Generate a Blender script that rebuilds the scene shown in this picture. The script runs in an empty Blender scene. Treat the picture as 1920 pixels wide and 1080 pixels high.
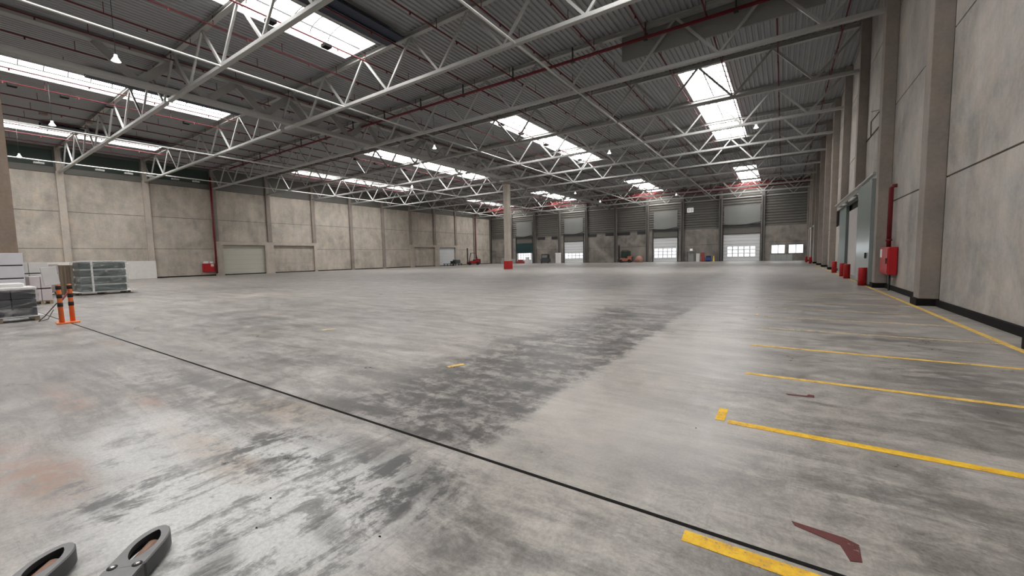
import bpy, bmesh, math, random
from mathutils import Vector, Matrix
random.seed(7)
S = bpy.context.scene
COL = S.collection

# ------------------------------------------------------------------ camera
CAM_H = 1.6
YAW, PITCH, ROLL = math.radians(33.858), math.radians(-4.402), math.radians(-1.225)
F = Vector((-math.sin(YAW)*math.cos(PITCH), math.cos(YAW)*math.cos(PITCH), math.sin(PITCH)))
R0 = Vector((math.cos(YAW), math.sin(YAW), 0)); U0 = R0.cross(F)
R_ = R0*math.cos(ROLL)+U0*math.sin(ROLL); U_ = -R0*math.sin(ROLL)+U0*math.cos(ROLL)
cd = bpy.data.cameras.new('camera'); cam = bpy.data.objects.new('camera', cd); COL.objects.link(cam)
cd.sensor_width = 36; cd.lens = 755.865/1920*36; cd.clip_start = 0.05; cd.clip_end = 400
m3 = Matrix((R_, U_, -F)).transposed()
cam.matrix_world = Matrix.Translation((0, 0, CAM_H)) @ m3.to_4x4()
S.camera = cam

# ------------------------------------------------------------------ world, exposure
w = bpy.data.worlds.new('overcast'); S.world = w; w.use_nodes = True
w.node_tree.nodes['Background'].inputs[0].default_value = (0.86, 0.93, 1.0, 1)
w.node_tree.nodes['Background'].inputs[1].default_value = 1.5
S.view_settings.view_transform = 'Standard'; S.view_settings.look = 'None'
S.view_settings.exposure = 0.0; S.view_settings.gamma = 1.0; S.view_settings.use_curve_mapping = False
SKY_GLOW = 12.8          # daylight through the rooflight glazing
PANE_GLOW = 2.2         # daylight through dock door panes and windows
S.cycles.max_bounces = 6; S.cycles.diffuse_bounces = 5; S.cycles.glossy_bounces = 3
S.cycles.sample_clamp_indirect = 6

# ------------------------------------------------------------------ dimensions
G0, SP = 9.288, 6.677
def T(i): return G0+SP*i
XL, XR, YB, YD = -61.73, 3.6, T(-3), T(11)
ZB, ZT, ZDECK = 11.2, 13.6, 13.74
ORD = ['first','second','third','fourth','fifth','sixth','seventh','eighth','ninth','tenth','eleventh','twelfth',
       'thirteenth','fourteenth','fifteenth','sixteenth','seventeenth','eighteenth','nineteenth','twentieth',
       'twenty-first','twenty-second','twenty-third','twenty-fourth']

# ------------------------------------------------------------------ materials
class NT:
    def __init__(s, name, rough=.6, metal=0., spec=.5):
        s.m = bpy.data.materials.new(name); s.m.use_nodes = True
        s.t = s.m.node_tree; s.b = s.t.nodes['Principled BSDF']
        s.b.inputs['Roughness'].default_value = rough; s.b.inputs['Metallic'].default_value = metal
        s.b.inputs['Specular IOR Level'].default_value = spec
        s.geo = None
    def n(s, typ, **kw):
        x = s.t.nodes.new(typ)
        for k, v in kw.items(): setattr(x, k, v)
        return x
    def pos(s):
        if s.geo is None: s.geo = s.n('ShaderNodeNewGeometry')
        return s.geo.outputs['Position']
    def lk(s, a, b): s.t.links.new(a, b)
    def setv(s, sock, v):
        if hasattr(v, 'is_output') or isinstance(v, bpy.types.NodeSocket): s.lk(v, sock)
        else: sock.default_value = v
    def mth(s, op, a, b=0., c=None, clamp=False):
        x = s.n('ShaderNodeMath', operation=op, use_clamp=clamp)
        s.setv(x.inputs[0], a); s.setv(x.inputs[1], b)
        if c is not None: s.setv(x.inputs[2], c)
        return x.outputs[0]
    def mapv(s, scale=(1,1,1), loc=(0,0,0), rot=(0,0,0), src=None):
        x = s.n('ShaderNodeMapping'); s.lk(src or s.pos(), x.inputs['Vector'])
        x.inputs['Scale'].default_value = scale; x.inputs['Location'].default_value = loc
        x.inputs['Rotation'].default_value = rot
        return x.outputs[0]
    def noise(s, scale=1., detail=4., rough=.55, vec=None, dist=0.):
        x = s.n('ShaderNodeTexNoise'); s.lk(vec or s.pos(), x.inputs['Vector'])
        x.inputs['Scale'].default_value = scale; x.inputs['Detail'].default_value = detail
        x.inputs['Roughness'].default_value = rough; x.inputs['Distortion'].default_value = dist
        return x.outputs['Fac']
    def ss(s, v, lo, hi, a=0., b=1.):
        x = s.n('ShaderNodeMapRange', interpolation_type='SMOOTHSTEP')
        s.setv(x.inputs['Value'], v)
        x.inputs['From Min'].default_value = lo; x.inputs['From Max'].default_value = hi
        x.inputs['To Min'].default_value = a; x.inputs['To Max'].default_value = b
        return x.outputs['Result']
    def mix(s, f, a, b):
        x = s.n('ShaderNodeMix', data_type='RGBA')
        s.setv(x.inputs[0], f)
        for sock, v in ((x.inputs[6], a), (x.inputs[7], b)):
            s.setv(sock, v if not isinstance(v, tuple) or len(v) == 4 else (*v, 1))
        return x.outputs[2]
    def mul(s, c, f):
        x = s.n('ShaderNodeMix', data_type='RGBA', blend_type='MULTIPLY'); x.inputs[0].default_value = 1
        s.setv(x.inputs[6], c if not isinstance(c, tuple) else (*c, 1)); s.lk(f, x.inputs[7])
        return x.outputs[2]
    def out(s, c): s.setv(s.b.inputs['Base Color'], c if not isinstance(c, tuple) else (*c, 1)); return s.m

def plain(name, c, rough=.55, metal=0., var=.12, scale=3., spec=.5):
    n = NT(name, rough, metal, spec)
    f = n.noise(scale, 5, .6)
    lo = tuple(v*(1-var) for v in c); hi = tuple(min(1, v*(1+var)) for v in c)
    return n.out(n.mix(f, lo, hi))

def concrete(name, c, streak=.10, blot=.16, warm=(1., .95, .9)):
    n = NT(name, .85, 0, .3)
    a = n.noise(.35, 6, .62, None, .5)
    a2 = n.noise(1.1, 7, .7, None, .4)
    b = n.noise(1., 6, .65, n.mapv((1.6, 1.6, .4)))          # vertical run-off streaks
    d = n.noise(9, 6, .75)
    v = n.mth('ADD', n.ss(a, .3, .7, 1-blot, 1+blot), n.ss(b, .3, .72, -streak, streak))
    v = n.mth('ADD', v, n.ss(a2, .32, .68, -.10, .08))
    v = n.mth('ADD', v, n.ss(d, .3, .7, -.07, .07))
    col = n.mix(n.ss(a2, .35, .65), c, tuple(c[i]*warm[i] for i in range(3)))
    x = n.n('ShaderNodeVectorMath', operation='SCALE'); n.lk(col, x.inputs[0]); n.lk(v, x.inputs['Scale'])
    bump = n.n('ShaderNodeBump'); bump.inputs['Strength'].default_value = .2; bump.inputs['Distance'].default_value = .02
    n.lk(d, bump.inputs['Height']); n.lk(bump.outputs[0], n.b.inputs['Normal'])
    n.lk(x.outputs[0], n.b.inputs['Base Color'])
    return n.m

def glow(name, c, k, base=(.9, .9, .9)):
    n = NT(name, .4); n.out(base)
    n.b.inputs['Emission Color'].default_value = (*c, 1); n.b.inputs['Emission Strength'].default_value = k
    return n.m

M = {}
M['wall'] = concrete('precast_concrete', (.47, .435, .385))
M['wall_r'] = concrete('precast_concrete_cool', (.395, .375, .352), .10, .2)
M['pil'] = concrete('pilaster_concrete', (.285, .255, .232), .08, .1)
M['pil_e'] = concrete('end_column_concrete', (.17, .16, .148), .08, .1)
M['pil_b'] = concrete('brown_concrete', (.27, .215, .175), .08, .12)
M['wall_e'] = concrete('end_concrete', (.255, .24, .22), .10, .3)
M['frame_c'] = concrete('door_surround_concrete', (.47, .43, .38), .06, .08)
M['dark'] = plain('dark_steel', (.03, .03, .03), .6)
M['black'] = plain('black_skirting', (.010, .009, .008), .9, spec=.2)
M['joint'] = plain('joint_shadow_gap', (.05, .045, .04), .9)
M['deck'] = plain('galvanised_deck', (.315, .325, .335), .55, .1, .12, .3)
M['steel'] = plain('painted_steel', (.37, .37, .355), .45, .1, .12, 1.2)
M['girder'] = plain('girder_steel', (.34, .34, .325), .5, .1, .1, 1.)
M['red_pipe'] = plain('sprinkler_red', (.16, .008, .014), .45)
M['branch'] = plain('branch_pipe_red', (.105, .008, .012), .6)
M['red'] = plain('signal_red', (.42, .008, .012), .4)
M['red_dirty'] = plain('worn_red', (.30, .05, .045), .6)
M['orange'] = plain('barrier_orange', (.83, .20, .05), .45)
M['white'] = plain('white_card', (.78, .77, .76), .6)
M['greywhite'] = plain('greyish_white_carton', (.62, .61, .65), .6)
M['pinkwhite'] = plain('pinkish_white_carton', (.60, .54, .54), .6)
M['curtain'] = plain('clouded_strip_curtain', (.42, .385, .37), .4)
M['board'] = plain('white_board_panel', (.80, .78, .74), .6)
M['clad'] = plain('brown_grey_cladding', (.150, .145, .130), .55, .2, .12, .6)
M['clad_r'] = plain('raised_panel_grey', (.20, .205, .195), .5, .1, .08, .6)
M['clad_l'] = plain('light_grey_panel', (.34, .35, .34), .5, .1, .06, .6)
M['door_w'] = plain('white_dock_panel', (.70, .72, .73), .5, 0, .04, .6)
M['door_l'] = plain('cream_dock_panel', (.52, .51, .44), .6, 0, .06, .6)
M['green_dk'] = plain('dark_green_panel', (.035, .055, .045), .6)
M['teal'] = plain('dark_teal_curtain', (.006, .035, .035), .6)
M['slide'] = plain('grey_green_door_leaf', (.30, .345, .33), .22, .15, .05, .5)
M['slide_e'] = plain('grey_green_door_edge', (.15, .185, .175), .4, .1, .05, .5)
M['rail'] = plain('galvanised_rail', (.55, .55, .52), .35, .5)
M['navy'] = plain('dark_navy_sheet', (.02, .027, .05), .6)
M['baffle'] = plain('grey_smoke_sheet', (.235, .235, .23), .6)
M['wood'] = plain('pallet_wood', (.33, .25, .16), .8)
M['crate'] = plain('brown_crate', (.24, .19, .15), .8)
M['rubber'] = plain('black_rubber', (.02, .02, .02), .8)
M['lorange'] = plain('truck_orange', (.40, .13, .08), .5)
M['bundle'] = plain('salmon_cover', (.40, .20, .15), .6)
M['blue'] = plain('machine_blue', (.03, .08, .30), .4)
M['yellow_obj'] = plain('yellow_plastic', (.70, .48, .06), .5)
M['fork'] = plain('worn_grey_fork', (.185, .182, .185), .42, .25, .2, 14)
M['fork_side'] = plain('dark_fork_side', (.045, .047, .05), .5, .1, .2, 14)
M['roller'] = plain('brown_roller', (.23, .125, .08), .45, 0, .12, 30)
M['bolt'] = plain('bright_bolt', (.62, .60, .62), .25, .8)
M['crateg'] = plain('pale_plastic_crate', (.42, .45, .44), .5)
M['stackg'] = plain('grey_green_sheet_goods', (.075, .10, .095), .35, 0, .15, 2)
M['stackd'] = plain('charcoal_goods', (.045, .050, .060), .4, 0, .2, 3)
M['sky'] = glow('backlit_rooflight', (1.0, .988, .975), SKY_GLOW)
M['pane'] = glow('daylit_pane', (.92, .96, 1.0), PANE_GLOW)
M['pane_l'] = glow('daylit_window', (.84, .90, 1.0), PANE_GLOW*.75)
M['bulb'] = glow('lit_lamp', (1., .97, .93), 14)
M['shade'] = glow('lit_diffuser_shade', (1., .97, .93), 1.1, (.8, .8, .8))
M['signw'] = glow('white_weak_glow', (1, 1, 1), .35)  # plain white with a weak emission

# shrink wrap: clear plastic film
n = NT('shrink_wrap', .16, 0, .9)
f = n.noise(2.2, 4, .6, n.mapv((1, 1, 2.6)), 1.0)
n.out((.82, .83, .84))
n.lk(n.ss(f, .42, .75, .04, .42), n.b.inputs['Alpha'])
bmp = n.n('ShaderNodeBump'); bmp.inputs['Strength'].default_value = .8; bmp.inputs['Distance'].default_value = .05
n.lk(f, bmp.inputs['Height']); n.lk(bmp.outputs[0], n.b.inputs['Normal'])
M['wrap'] = n.m

# yellow paint: worn by traffic
def paint(name, c, wear=.5, edge=(.27, .245, .20)):
    n = NT(name, .6, 0, .4)
    f = n.noise(46, 5, .8); f2 = n.noise(9, 4, .7); g = n.noise(1.6, 3, .6)
    k = n.mth('ADD', n.mth('MULTIPLY', f, .55), n.mth('ADD', n.mth('MULTIPLY', f2, .3), n.mth('MULTIPLY', g, .15)))
    cc = n.mix(n.ss(f2, .35, .65), c, (c[0]*.82, c[1]*.70, c[2]*.6))
    return n.out(n.mix(n.ss(k, wear-.015, wear+.05), cc, edge))
M['paint'] = paint('yellow_floor_paint', (.80, .55, .12), .545)
M['paint_b'] = paint('bright_yellow_floor_paint', (.88, .56, .03), .56)
M['paint_f'] = paint('faded_yellow_floor_paint', (.68, .56, .33), .51)
M['paint_r'] = paint('dull_red_floor_paint', (.13, .035, .035), .57)

# floor: power-floated slab, worn and stained
def floor_mat():
    n = NT('worn_concrete_floor', .45, 0, .5)
    sep = n.n('ShaderNodeSeparateXYZ'); n.lk(n.pos(), sep.inputs[0]); X, Y = sep.outputs[0], sep.outputs[1]
    big = n.noise(.12, 5, .6, None, .4); med = n.noise(.8, 7, .7, None, .8); fine = n.noise(5, 8, .75, None, .4)
    grit = n.noise(38, 4, .8)
    sx = n.noise(1., 8, .74, n.mapv((.8, 2.6, 1)), .5)            # drag marks across the hall
    sl = n.noise(1., 7, .72, n.mapv((.22, 1.9, 1)), .3)           # long faint sweeps across the hall
    sy = n.noise(1., 8, .76, n.mapv((3.4, 1.1, 1), rot=(0, 0, -.55)), .7)       # scuffs from the pallet truck
    def M_(a, b): return n.mth('MULTIPLY', a, b)
    def ctr(a, k): return M_(n.mth('SUBTRACT', a, .5), k)
    base = n.mix(n.ss(big, .38, .62), (.350, .325, .292), (.292, .274, .254))
    base = n.mix(n.ss(med, .35, .68, 0, .5), base, (.335, .315, .300))
    v = n.mth('ADD', n.ss(med, .3, .7, .86, 1.13), n.ss(fine, .34, .66, -.20, .17))
    v = n.mth('ADD', v, n.ss(sx, .38, .62, -.20, .16)); v = n.mth('ADD', v, n.ss(sl, .38, .62, -.12, .09))
    v = n.mth('ADD', v, n.ss(grit, .36, .64, -.11, .11))
    wob = n.mth('ADD', ctr(med, 1.2), ctr(fine, .8))
    def band(lo, hi, soft_l, soft_r, wb):
        xx = n.mth('ADD', X, M_(wob, wb))
        return M_(n.ss(xx, lo-soft_l, lo+soft_l), n.ss(xx, hi+soft_r, hi-soft_r))
    def ell(cx, cy, rx, ry, rot=0., wb=1.2, edge=.35):
        c, s_ = math.cos(rot), math.sin(rot)
        dx = n.mth('SUBTRACT', X, cx); dy = n.mth('SUBTRACT', Y, cy)
        u = n.mth('ADD', M_(dx, c/rx), M_(dy, s_/rx)); w_ = n.mth('ADD', M_(dx, -s_/ry), M_(dy, c/ry))
        d = n.mth('SQRT', n.mth('ADD', M_(u, u), M_(w_, w_)))
        d = n.mth('ADD', d, n.mth('ADD', ctr(fine, wb), ctr(med, wb)))
        return n.ss(d, 1+edge, 1-edge)
    x = n.n('ShaderNodeVectorMath', operation='SCALE'); n.lk(base, x.inputs[0]); n.lk(v, x.inputs['Scale'])
    col = x.outputs[0]
    far = n.ss(Y, 2.42, 2.45)
    # thin cracks and scratches
    for sc, mp, k in ((1., (.5, 5.5, 1), .35), (1., (4.5, .5, 1), .2)):
        q = n.noise(sc, 5, .6, n.mapv(mp), .5)
        ln = n.ss(n.mth('ABSOLUTE', n.mth('SUBTRACT', q, .5)), .012, .0)
        col = n.mix(M_(M_(ln, n.ss(med, .42, .6)), k), col, (.10, .092, .085))
    # tyre-blackened lane beyond the joint
    lane = M_(band(-4.35, -2.12, .6, .10, .45), far)
    lane = M_(lane, n.ss(Y, 19, 8, .3, 1.))
    t1 = n.mth('ADD', n.mth('ADD', sx, ctr(fine, 1.3)), ctr(med, .6))
    rub = M_(lane, n.ss(t1, .68, .36, .28, 1.))
    col = n.mix(M_(rub, .95), col, (.070, .066, .064))
    col = n.mix(M_(M_(lane, n.ss(sy, .56, .68)), .35), col, (.30, .29, .285))
    # the same lane fading towards the far doors, and a darker sweep across
    l2 = M_(band(-4.6, -1.6, .8, .5, .9), M_(n.ss(Y, 12, 17), n.ss(Y, 70, 36)))
    col = n.mix(M_(M_(l2, n.ss(sx, .7, .35, .4, 1)), .5), col, (.11, .105, .10))
    l3 = M_(band(-60., 1., .8, .8, .9), M_(n.ss(n.mth('ADD', Y, M_(wob, 2.)), 16, 24), n.ss(n.mth('ADD', Y, M_(wob, 2.)), 37, 31)))
    col = n.mix(M_(l3, .42), col, (.13, .12, .112))
    lt = M_(band(-2.05, -.95, .10, .5, .30), M_(n.ss(Y, 14, 5), n.ss(Y, 2.2, 2.5)))
    col = n.mix(M_(lt, n.ss(med, .3, .65, .2, .6)), col, (.47, .44, .40))
    # pale patches at the first bay lines
    e = ell(-.75, 3.6, .55, .75, 0, 1.6, .8); col = n.mix(M_(e, .38), col, (.52, .50, .48))
    e = ell(-.8, 7.0, .6, 1.2, 0, 1.6, .8); col = n.mix(M_(e, .25), col, (.50, .48, .46))
    # near slab: bleached and blotched
    near = M_(n.ss(Y, 2.45, 2.42), n.ss(n.mth('ADD', X, ctr(med, 1.)), -1.1, -1.9))
    zone = n.mth('MAXIMUM', ell(-3.0, 1.15, 1.25, .85, 0, .9, .4), M_(ell(-4.6, 1.15, 1.1, .5, 0, 1.0, .4), .8))
    zone = M_(M_(zone, near), n.ss(n.mth('ADD', sy, ctr(fine, .5)), .30, .55, .25, 1.))
    col = n.mix(M_(zone, .9), col, n.mix(n.ss(grit, .35, .65), (.52, .53, .52), (.68, .685, .67)))
    dz = n.mth('MAXIMUM', ell(-2.25, 1.75, .65, .42, -.5, .9, .5), ell(-3.6, 1.62, .65, .35, 0, .9, .5))
    dz = n.mth('MAXIMUM', dz, M_(ell(-3.9, .72, .75, .3, 0, .9, .5), .8))
    dz = n.mth('MAXIMUM', dz, M_(ell(-2.7, 1.3, 1.3, .8, 0, .9, .5), .62))
    dz = n.mth('MAXIMUM', dz, M_(ell(-2.0, 1.1, .4, .3, 0, .9, .5), .7))
    dz = n.mth('MAXIMUM', dz, M_(ell(-6.2, 1.9, 1.6, .4, 0, .9, .5), .55))
    t2 = n.mth('ADD', n.mth('ADD', sy, ctr(fine, .7)), ctr(med, .4))
    blot = n.ss(t2, .55, .40)
    col = n.mix(M_(M_(dz, blot), M_(near, .95)), col, (.075, .074, .073))
    for cx, cy, rx, ry, rot, k in ((-2.50, .80, .24, .13, -.5, .85), (-2.22, 1.28, .16, .10, -.4, .7), (-1.98, 1.62, .07, .11, 0, .85), (-2.13, 1.96, .28, .18, -.5, .7), (-2.9, 2.05, .45, .16, -.1, .6), (-3.35, 1.45, .22, .10, .1, .6), (-3.75, .60, .30, .09, .1, .6)):
        e = M_(ell(cx, cy, rx, ry, rot, 1.1, .35), n.ss(sy, .62, .40, .35, 1.))
        col = n.mix(M_(e, k), col, (.075, .075, .073))
    e = M_(M_(ell(-6.5, 1.8, 3.2, .75, 0, 1., .5), n.ss(Y, 2.45, 2.42)), n.ss(n.mth('ADD', sl, ctr(fine, .6)), .60, .38))
    col = n.mix(M_(e, .6), col, (.13, .125, .12))
    e = M_(ell(-9.5, .9, 3.5, 1.2, 0, 1., .6), n.ss(Y, 2.45, 2.42)); col = n.mix(M_(e, .22), col, (.15, .14, .135))
    # rust and ochre bloom
    for cx, cy, rx, ry, k, cc in ((-4.6, .50, .55, .16, .75, (.30, .165, .11)), (-5.3, .28, .8, .22, .6, (.34, .21, .16)), (-7.2, .95, .8, .14, .6, (.36, .22, .165)), (-4.1, 1.32, .9, .14, .55, (.40, .29, .20)),
                              (-4.6, 2.15, .8, .22, .5, (.44, .35, .28)), (-6.2, 1.45, .4, .10, .5, (.40, .24, .18)), (-1.35, 3.3, .12, .08, .4, (.36, .24, .18)), (-11.6, 2.2, .5, .12, .6, (.50, .36, .27)), (-13.2, 6.2, .8, .3, .35, (.42, .31, .24))):
        e = M_(ell(cx, cy, rx, ry, 0, 2.2, .8), n.ss(n.mth('ADD', sy, ctr(fine, 1.)), .38, .62, .05, 1.))
        col = n.mix(M_(e, k), col, cc)
    # damp-grey scuffs by the bays and out on the slab
    for cx, cy, rx, ry, k in ((1.9, 6.9, .55, .9, .7), (1.75, 5.4, .35, .5, .6), (1.1, 3.3, 1.0, .4, .45), (-7.0, 3.6, 1.4, .5, .4), (1.4, 2.0, .8, .35, .35), (-1.2, 1.5, .5, .35, .4), (-12., 5.2, 2.2, .5, .4), (-9.5, 8.5, 2.6, .8, .3), (1.2, 9.5, 1.4, .8, .35), (.2, 15, 2.5, 2.5, .35)):
        e = M_(ell(cx, cy, rx, ry, .0, 1.3, .7), n.ss(n.mth('ADD', sx, ctr(fine, .5)), .64, .40))
        col = n.mix(M_(e, k), col, (.092, .088, .084))
    # slab joints
    for ax, p, o, wd, k in ((X, 5.9, -5.9*.5, .02, .30), (Y, 6.677, 2.44, .02, .30), (Y, 3.3385, 2.44, .015, .18)):
        mm = n.mth('ABSOLUTE', n.mth('SUBTRACT', n.mth('FRACT', n.mth('DIVIDE', n.mth('ADD', ax, 1000*p-o), p)), .5))
        ln = n.ss(mm, .5-wd/p*1.2, .5-wd/p*.3)
        col = n.mix(M_(M_(ln, n.ss(med, .35, .6)), k), col, (.08, .075, .07))
    n.lk(col, n.b.inputs['Base Color'])
    rg = n.mth('ADD', n.ss(med, .3, .7, .30, .46), n.ss(fine, .3, .7, -.06, .12))
    n.lk(rg, n.b.inputs['Roughness'])
    bump = n.n('ShaderNodeBump'); bump.inputs['Strength'].default_value = .25; bump.inputs['Distance'].default_value = .01
    n.lk(n.mth('ADD', fine, M_(grit, .4)), bump.inputs['Height']); n.lk(bump.outputs[0], n.b.inputs['Normal'])
    return n.m
M['floor'] = floor_mat()

# ------------------------------------------------------------------ mesh helpers
class MB:
    def __init__(s): s.bm = bmesh.new()
    def box(s, x0, x1, y0, y1, z0, z1, mi=0):
        v = [s.bm.verts.new((x, y, z)) for z in (z0, z1) for y in (y0, y1) for x in (x0, x1)]
        for q in ((0,2,3,1),(4,5,7,6),(0,1,5,4),(2,6,7,3),(0,4,6,2),(1,3,7,5)):
            f = s.bm.faces.new([v[i] for i in q]); f.material_index = mi
        return s
    def bar(s, a, b, wx, wz, up=(0,0,1), mi=0):
        a, b = Vector(a), Vector(b); d = (b-a).normalized(); u = Vector(up)
        if abs(d.dot(u)) > .98: u = Vector((0, 1, 0))
        sd = d.cross(u).normalized(); u = sd.cross(d).normalized()
        vs = []
        for p in (a, b):
            for i, j in ((-1,-1),(1,-1),(1,1),(-1,1)): vs.append(s.bm.verts.new(p+sd*(wx/2*i)+u*(wz/2*j)))
        for q in ((0,3,2,1),(4,5,6,7),(0,1,5,4),(1,2,6,5),(2,3,7,6),(3,0,4,7)):
            f = s.bm.faces.new([vs[i] for i in q]); f.material_index = mi
        return s
    def tube(s, pts, r, n=8, cap=True, mi=0, smooth=True):
        pts = [Vector(p) for p in pts]; rings = []
        rr = r if isinstance(r, (list, tuple)) else [r]*len(pts)
        for i, p in enumerate(pts):
            d = (pts[min(i+1, len(pts)-1)]-pts[max(i-1, 0)]).normalized()
            u = Vector((0, 0, 1)) if abs(d.z) < .9 else Vector((0, 1, 0))
            a = d.cross(u).normalized(); b = a.cross(d)
            rings.append([s.bm.verts.new(p+(a*math.cos(t)+b*math.sin(t))*rr[i]) for t in [2*math.pi*k/n for k in range(n)]])
        for i in range(len(pts)-1):
            for k in range(n):
                f = s.bm.faces.new((rings[i][k], rings[i][(k+1)%n], rings[i+1][(k+1)%n], rings[i+1][k])); f.material_index = mi; f.smooth = smooth
        if cap:
            f = s.bm.faces.new(rings[0][::-1]); f.material_index = mi
            f = s.bm.faces.new(rings[-1]); f.material_index = mi
        return s
    def lathe(s, prof, c=(0,0,0), n=20, mi=0):
        rings = []
        for r, z in prof:
            rings.append([s.bm.verts.new((c[0]+max(r, .0005)*math.cos(2*math.pi*k/n), c[1]+max(r, .0005)*math.sin(2*math.pi*k/n), c[2]+z)) for k in range(n)])
        for i in range(len(prof)-1):
            for k in range(n):
                f = s.bm.faces.new((rings[i][k], rings[i][(k+1)%n], rings[i+1][(k+1)%n], rings[i+1][k])); f.smooth = True; f.material_index = mi
        return s
    def poly(s, pts, z0, z1, mi=0, zmi=None):
        lo = [s.bm.verts.new((p[0], p[1], z0)) for p in pts]; hi = [s.bm.verts.new((p[0], p[1], z1)) for p in pts]
        k = len(pts)
        f = s.bm.faces.new(hi); f.material_index = mi if zmi is None else zmi
        f = s.bm.faces.new(lo[::-1]); f.material_index = mi
        for i in range(k):
            f = s.bm.faces.new((lo[i], lo[(i+1)%k], hi[(i+1)%k], hi[i])); f.material_index = mi
        return s
    def quad(s, a, b, c, d, mi=0):
        f = s.bm.faces.new([s.bm.verts.new(p) for p in (a, b, c, d)]); f.material_index = mi; return s
    def build(s, name, mat, parent=None, bevel=0., loc=None):
        me = bpy.data.meshes.new(name); bmesh.ops.recalc_face_normals(s.bm, faces=s.bm.faces)
        s.bm.to_mesh(me); s.bm.free()
        for q in (mat if isinstance(mat, (list, tuple)) else [mat]): me.materials.append(q)
        o = bpy.data.objects.new(name, me); COL.objects.link(o)
        if parent is not None: o.parent = parent
        if loc: o.location = loc
        if bevel:
            md = o.modifiers.new('bevel', 'BEVEL'); md.width = bevel; md.segments = 2; md.limit_method = 'ANGLE'
        return o

def tag(o, label=None, cat=None, group=None, kind=None):
    if label: o['label'] = label
    if cat: o['category'] = cat
    if group: o['group'] = group
    if kind: o['kind'] = kind
    return o
def thing(name, label, cat, loc=(0,0,0), rz=0., group=None):
    o = bpy.data.objects.new(name, None); COL.objects.link(o); o.location = loc; o.rotation_euler = (0, 0, rz)
    o.empty_display_size = .2
    return tag(o, label, cat, group)
def struct(o): o['kind'] = 'structure'; return o
def children(o): return [c for c in bpy.data.objects if c.parent == o]
def copy_tree(o, label=None, loc=None, rz=None):
    def cp(x, par):
        c = x.copy(); COL.objects.link(c)
        if par is not None: c.parent = par
        for ch in children(x): cp(ch, c)
        return c
    c = cp(o, None)
    if label: c['label'] = label
    if loc is not None: c.location = loc
    if rz is not None: c.rotation_euler = (0, 0, rz)
    return c

# ================================================================== the hall
struct(MB().box(XL-1, XR+1, YB-1, YD+1, -.3, 0).build('floor', M['floor']))

# roof deck: trapezoidal sheet with ribs along the hall, open over each rooflight
SKX = [-4.8, -20.75, -38.85, -54.6]; SKW = 1.4
SKY_ = [(T(-2)+.2, 15.55), (29.45, 50.2), (66.9, 82.0)]
def deck():
    m = MB(); p = .29
    def strip(x0, x1, y0, y1):
        n = max(1, round((x1-x0)/p)); q = (x1-x0)/n; prof = []
        for i in range(n):
            a = x0+i*q
            prof += [(a, ZDECK+.065), (a+q*.30, ZDECK+.065), (a+q*.42, ZDECK), (a+q*.88, ZDECK)]
        prof.append((x1, ZDECK+.065))
        v0 = [m.bm.verts.new((x, y0, z)) for x, z in prof]; v1 = [m.bm.verts.new((x, y1, z)) for x, z in prof]
        for i in range(len(prof)-1): m.bm.faces.new((v0[i], v0[i+1], v1[i+1], v1[i]))
    edges = [XL-.4]+sorted([x for c in SKX for x in (c-SKW, c+SKW)])+[XR+.4]
    for i in range(0, len(edges)-1):
        if i % 2 == 0: strip(edges[i], edges[i+1], YB-.5, YD+.5)
        else:
            ys = [YB-.5]+[y for a in SKY_ for y in a]+[YD+.5]
            for k in range(0, len(ys), 2): strip(edges[i], edges[i+1], ys[k], ys[k+1])
    return m
struct(deck().build('ceiling', M['deck']))
# insulation boards above the sheets, open over the rooflights
m = MB()
ex = [XL-.4]+sorted([x for c in SKX for x in (c-SKW-.06, c+SKW+.06)])+[XR+.4]
for i in range(len(ex)-1):
    if i % 2 == 0: m.box(ex[i], ex[i+1], YB-.5, YD+.5, ZDECK+.16, ZDECK+.34)
    else:
        ys = [YB-.5]+[y for a in SKY_ for y in (a[0]-.06, a[1]+.06)]+[YD+.5]
        for k in range(0, len(ys), 2): m.box(ex[i], ex[i+1], ys[k], ys[k+1], ZDECK+.16, ZDECK+.34)
struct(m.build('ceiling_insulation', M['dark']))

# ---- left wall
DOORL = {2: (23.3, 28.55, 'door_l'), 3: (29.75, 35.85, 'wall'), 7: (56.75, 62.6, 'wall'), 8: (63.9, 69.0, 'door_w')}
m = MB(); m.box(XL-.5, XL-.14, YB-.5, YD+.5, 0, ZDECK+.2, 1)
g = .022
for i in range(-3, 11):
    y0, y1 = T(i)+.02, T(i+1)-.02
    zs = [(0.12, 3.46), (3.46, 7.25), (7.25, 11.1)]
    if i in DOORL:
        a, b, _ = DOORL[i]
        zs = [(4.45, 7.25), (7.25, 11.1)]
    for z0, z1 in zs: m.box(XL-.14, XL, y0+g, y1-g, z0+g, z1-g)
struct(m.build('wall_left', [M['wall'], M['joint']]))
m = MB()
for i in range(-3, 2): m.box(XL-.13, XL-.04, T(i)+.35, T(i+1)-.35, 11.75, 13.4)
struct(m.build('wall_left_clerestory', M['green_dk']))
m = MB()
for i in range(-3, 11): m.box(XL-.14, XL-.10, T(i)+.02, T(i+1)-.02, 11.14, 13.7)
struct(m.build('wall_left_cladding', M['clad']))
m = MB(); m.box(XL-.02, XL+.05, YB, YD, .0, .13); struct(m.build('baseboard_left', M['black']))
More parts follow.
